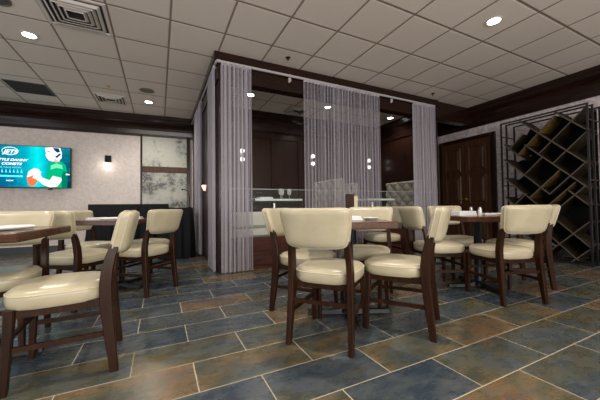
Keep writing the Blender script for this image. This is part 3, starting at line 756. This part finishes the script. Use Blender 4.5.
for k, (x, y, lb) in enumerate(((1.98, 4.82, 'stemmed glass on enclosure high table, leftmost of three'), (2.06, 4.95, 'stemmed glass on enclosure high table, middle of three'), (2.16, 4.84, 'stemmed glass on enclosure high table, rightmost of three'))):
    g_ = thing('wine_glass', lb, 'glass', (x, y, 1.02), 0, 'stemmed glasses on high table')
    MB().lathe([(.035, 0), (.033, .003), (.006, .008), (.005, .07)], 20).build('stem', M['wineglass'], g_, True)
    MB().lathe([(.006, .07), (.03, .09), (.042, .13), (.036, .19), (.034, .19), (.04, .13), (.028, .094), (.001, .075)], 20).build('bowl', M['wineglass'], g_, True)
for k, (x, lb) in enumerate(((1.59, 'twin-bulb wall light glowing through the front left curtain'), (3.31, 'twin-bulb wall light glowing through the middle curtain, left one'), (5.02, 'twin-bulb wall light glowing through the middle curtain, right one'))):
    s_ = thing('twin_wall_light', lb, 'wall lamp', (x, 6.07, 2.0), 0, 'twin-bulb wall lights inside enclosure')
    MB().box(-.03, .03, -.015, 0.0, -.11, .11, .004).build('backplate', M['chrome'], s_)
    for z in (-.09, .09):
        MB().lathe([(.02, -.045), (.042, -.03), (.048, 0), (.042, .03), (.02, .045)], 18, 0, -.065).build('crystal_shade', M['small_bulb'], s_, True).location = (0, 0, z)
        MB().tube([(0, -.01, z), (0, -.04, z)], .008, 8).build('arm', M['chrome'], s_)

# ---------------------------------------------------------------- lattice display rack
X = 5.35; DEP = .34
M['edge_band'] = mat('pale_board_edge', (.075, .06, .046), .5)
def banded(o):
    o.data.materials.append(M['edge_band'])
    for p in o.data.polygons:
        if p.normal.x < -.9: p.material_index = 1
    return o
rk = thing('lattice_rack', 'tall diamond lattice wine rack in dark metal frame by right wall', 'shelving', (X, 2.34, 0))
def RY(y): return y - 2.34
for x in (0, .16, .40):
    ya, yb, zt = RY(2.90), RY(1.78), 2.28
    f = MB(); r = .011
    f.box(x - r, x + r, ya - r, ya + r, 0, zt).box(x - r, x + r, yb - r, yb + r, 0, zt).box(x - r, x + r, yb + r, ya - r, zt - 2 * r, zt).box(x - r, x + r, yb + r, ya - r, .01, .01 + 2 * r)
    f.build('frame_loop', M['rack_metal'], rk)
for y in (2.90, 1.78):
    for z in (2.05, 1.20, .3):
        MB().box(0.011, .389, RY(y) - .007, RY(y) + .007, z - .007, z + .007).build('cross_rail', M['rack_metal'], rk)
D = [(.11, 2.16, 1.80), (-.37, 2.63, 1.80), (-.71, 2.56, 1.80), (-.96, 2.87, 2.56), (-1.22, 2.87, 2.25), (-.95, 2.02, 1.80), (-1.54, 2.87, 1.80), (-1.87, 2.87, 1.93), (-2.20, 2.80, 2.21)]
U = [(4.60, 2.80, 2.58), (4.36, 2.66, 2.15), (4.03, 2.38, 1.80), (3.93, 2.60, 2.32), (3.68, 2.20, 1.80), (3.49, 2.52, 2.10), (3.27, 2.25, 1.80), (3.60, 2.80, 2.55), (3.12, 2.52, 1.94), (2.95, 2.25, 1.82), (2.42, 2.38, 1.80), (2.04, 2.02, 1.80)]
for c_, a, b in D: banded(MB().beam((DEP / 2 + .01, RY(a), a + c_), (DEP / 2 + .01, RY(b), b + c_), DEP, .018, (0, -1, 1)).build('lattice_shelf', M['rack_board'], rk))
for c_, a, b in U: banded(MB().beam((DEP / 2 + .01, RY(a), c_ - a), (DEP / 2 + .01, RY(b), c_ - b), DEP - .006, .016, (0, 1, 1)).build('lattice_shelf', M['rack_board_lit'] if c_ in (4.36, 3.49, 3.12) else M['rack_board'], rk))
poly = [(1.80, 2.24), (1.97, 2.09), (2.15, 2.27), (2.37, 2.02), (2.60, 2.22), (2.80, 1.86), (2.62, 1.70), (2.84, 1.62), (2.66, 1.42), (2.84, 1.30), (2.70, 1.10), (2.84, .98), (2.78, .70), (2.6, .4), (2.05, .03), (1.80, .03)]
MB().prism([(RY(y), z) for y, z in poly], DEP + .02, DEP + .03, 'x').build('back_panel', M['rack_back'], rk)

# ---------------------------------------------------------------- light
w = bpy.data.worlds.new('world'); sc.world = w; w.use_nodes = True
bg = w.node_tree.nodes['Background']; bg.inputs[0].default_value = (1, .95, .93, 1); bg.inputs[1].default_value = .16
def area(name, loc, rot, sx, sy, e, col):
    L = bpy.data.lights.new(name, 'AREA'); L.shape = 'RECTANGLE'; L.size = sx; L.size_y = sy; L.energy = e; L.color = col
    o = bpy.data.objects.new(name, L); C.objects.link(o); o.location = loc; o.rotation_euler = rot
area('unseen_ceiling_fill', (.5, -3.9, 1.5), (math.radians(128), 0, 0), 7, 2.2, 300, (1, .94, .87))  # unseen warm fill added behind the viewpoint, aimed up to brighten the ceiling
area('unseen_side_daylight', (-4.9, 1.5, 1.4), (math.radians(98), 0, math.radians(-90)), 5, 2.0, 40, (.9, .95, 1))  # cool daylight fill from the unseen left side; no window is built

# ---------------------------------------------------------------- camera
f, pit, rol, yaw = 286.2, .0251, -.0122, .4568
cp, sp_ = math.cos(pit), math.sin(pit); cr, sr = math.cos(rol), math.sin(rol); cy_, sy_ = math.cos(yaw), math.sin(yaw)
F = Vector((cp * sy_, cp * cy_, sp_)); e1 = Vector((cy_, -sy_, 0)); e2 = Vector((-sp_ * sy_, -sp_ * cy_, cp))
R = e1 * cr + e2 * sr; Uv = e2 * cr - e1 * sr
from mathutils import Matrix
cam = bpy.data.cameras.new('camera'); co = bpy.data.objects.new('camera', cam); C.objects.link(co)
cam.sensor_width = 36; cam.lens = f / 600 * 36; cam.clip_start = .02
co.matrix_world = Matrix(((R.x, Uv.x, -F.x, 0), (R.y, Uv.y, -F.y, 0), (R.z, Uv.z, -F.z, .87), (0, 0, 0, 1)))
sc.camera = co
vs_ = sc.view_settings; vs_.view_transform = 'Standard'; vs_.look = 'None'; vs_.gamma = 1; vs_.exposure = .55; vs_.use_curve_mapping = False
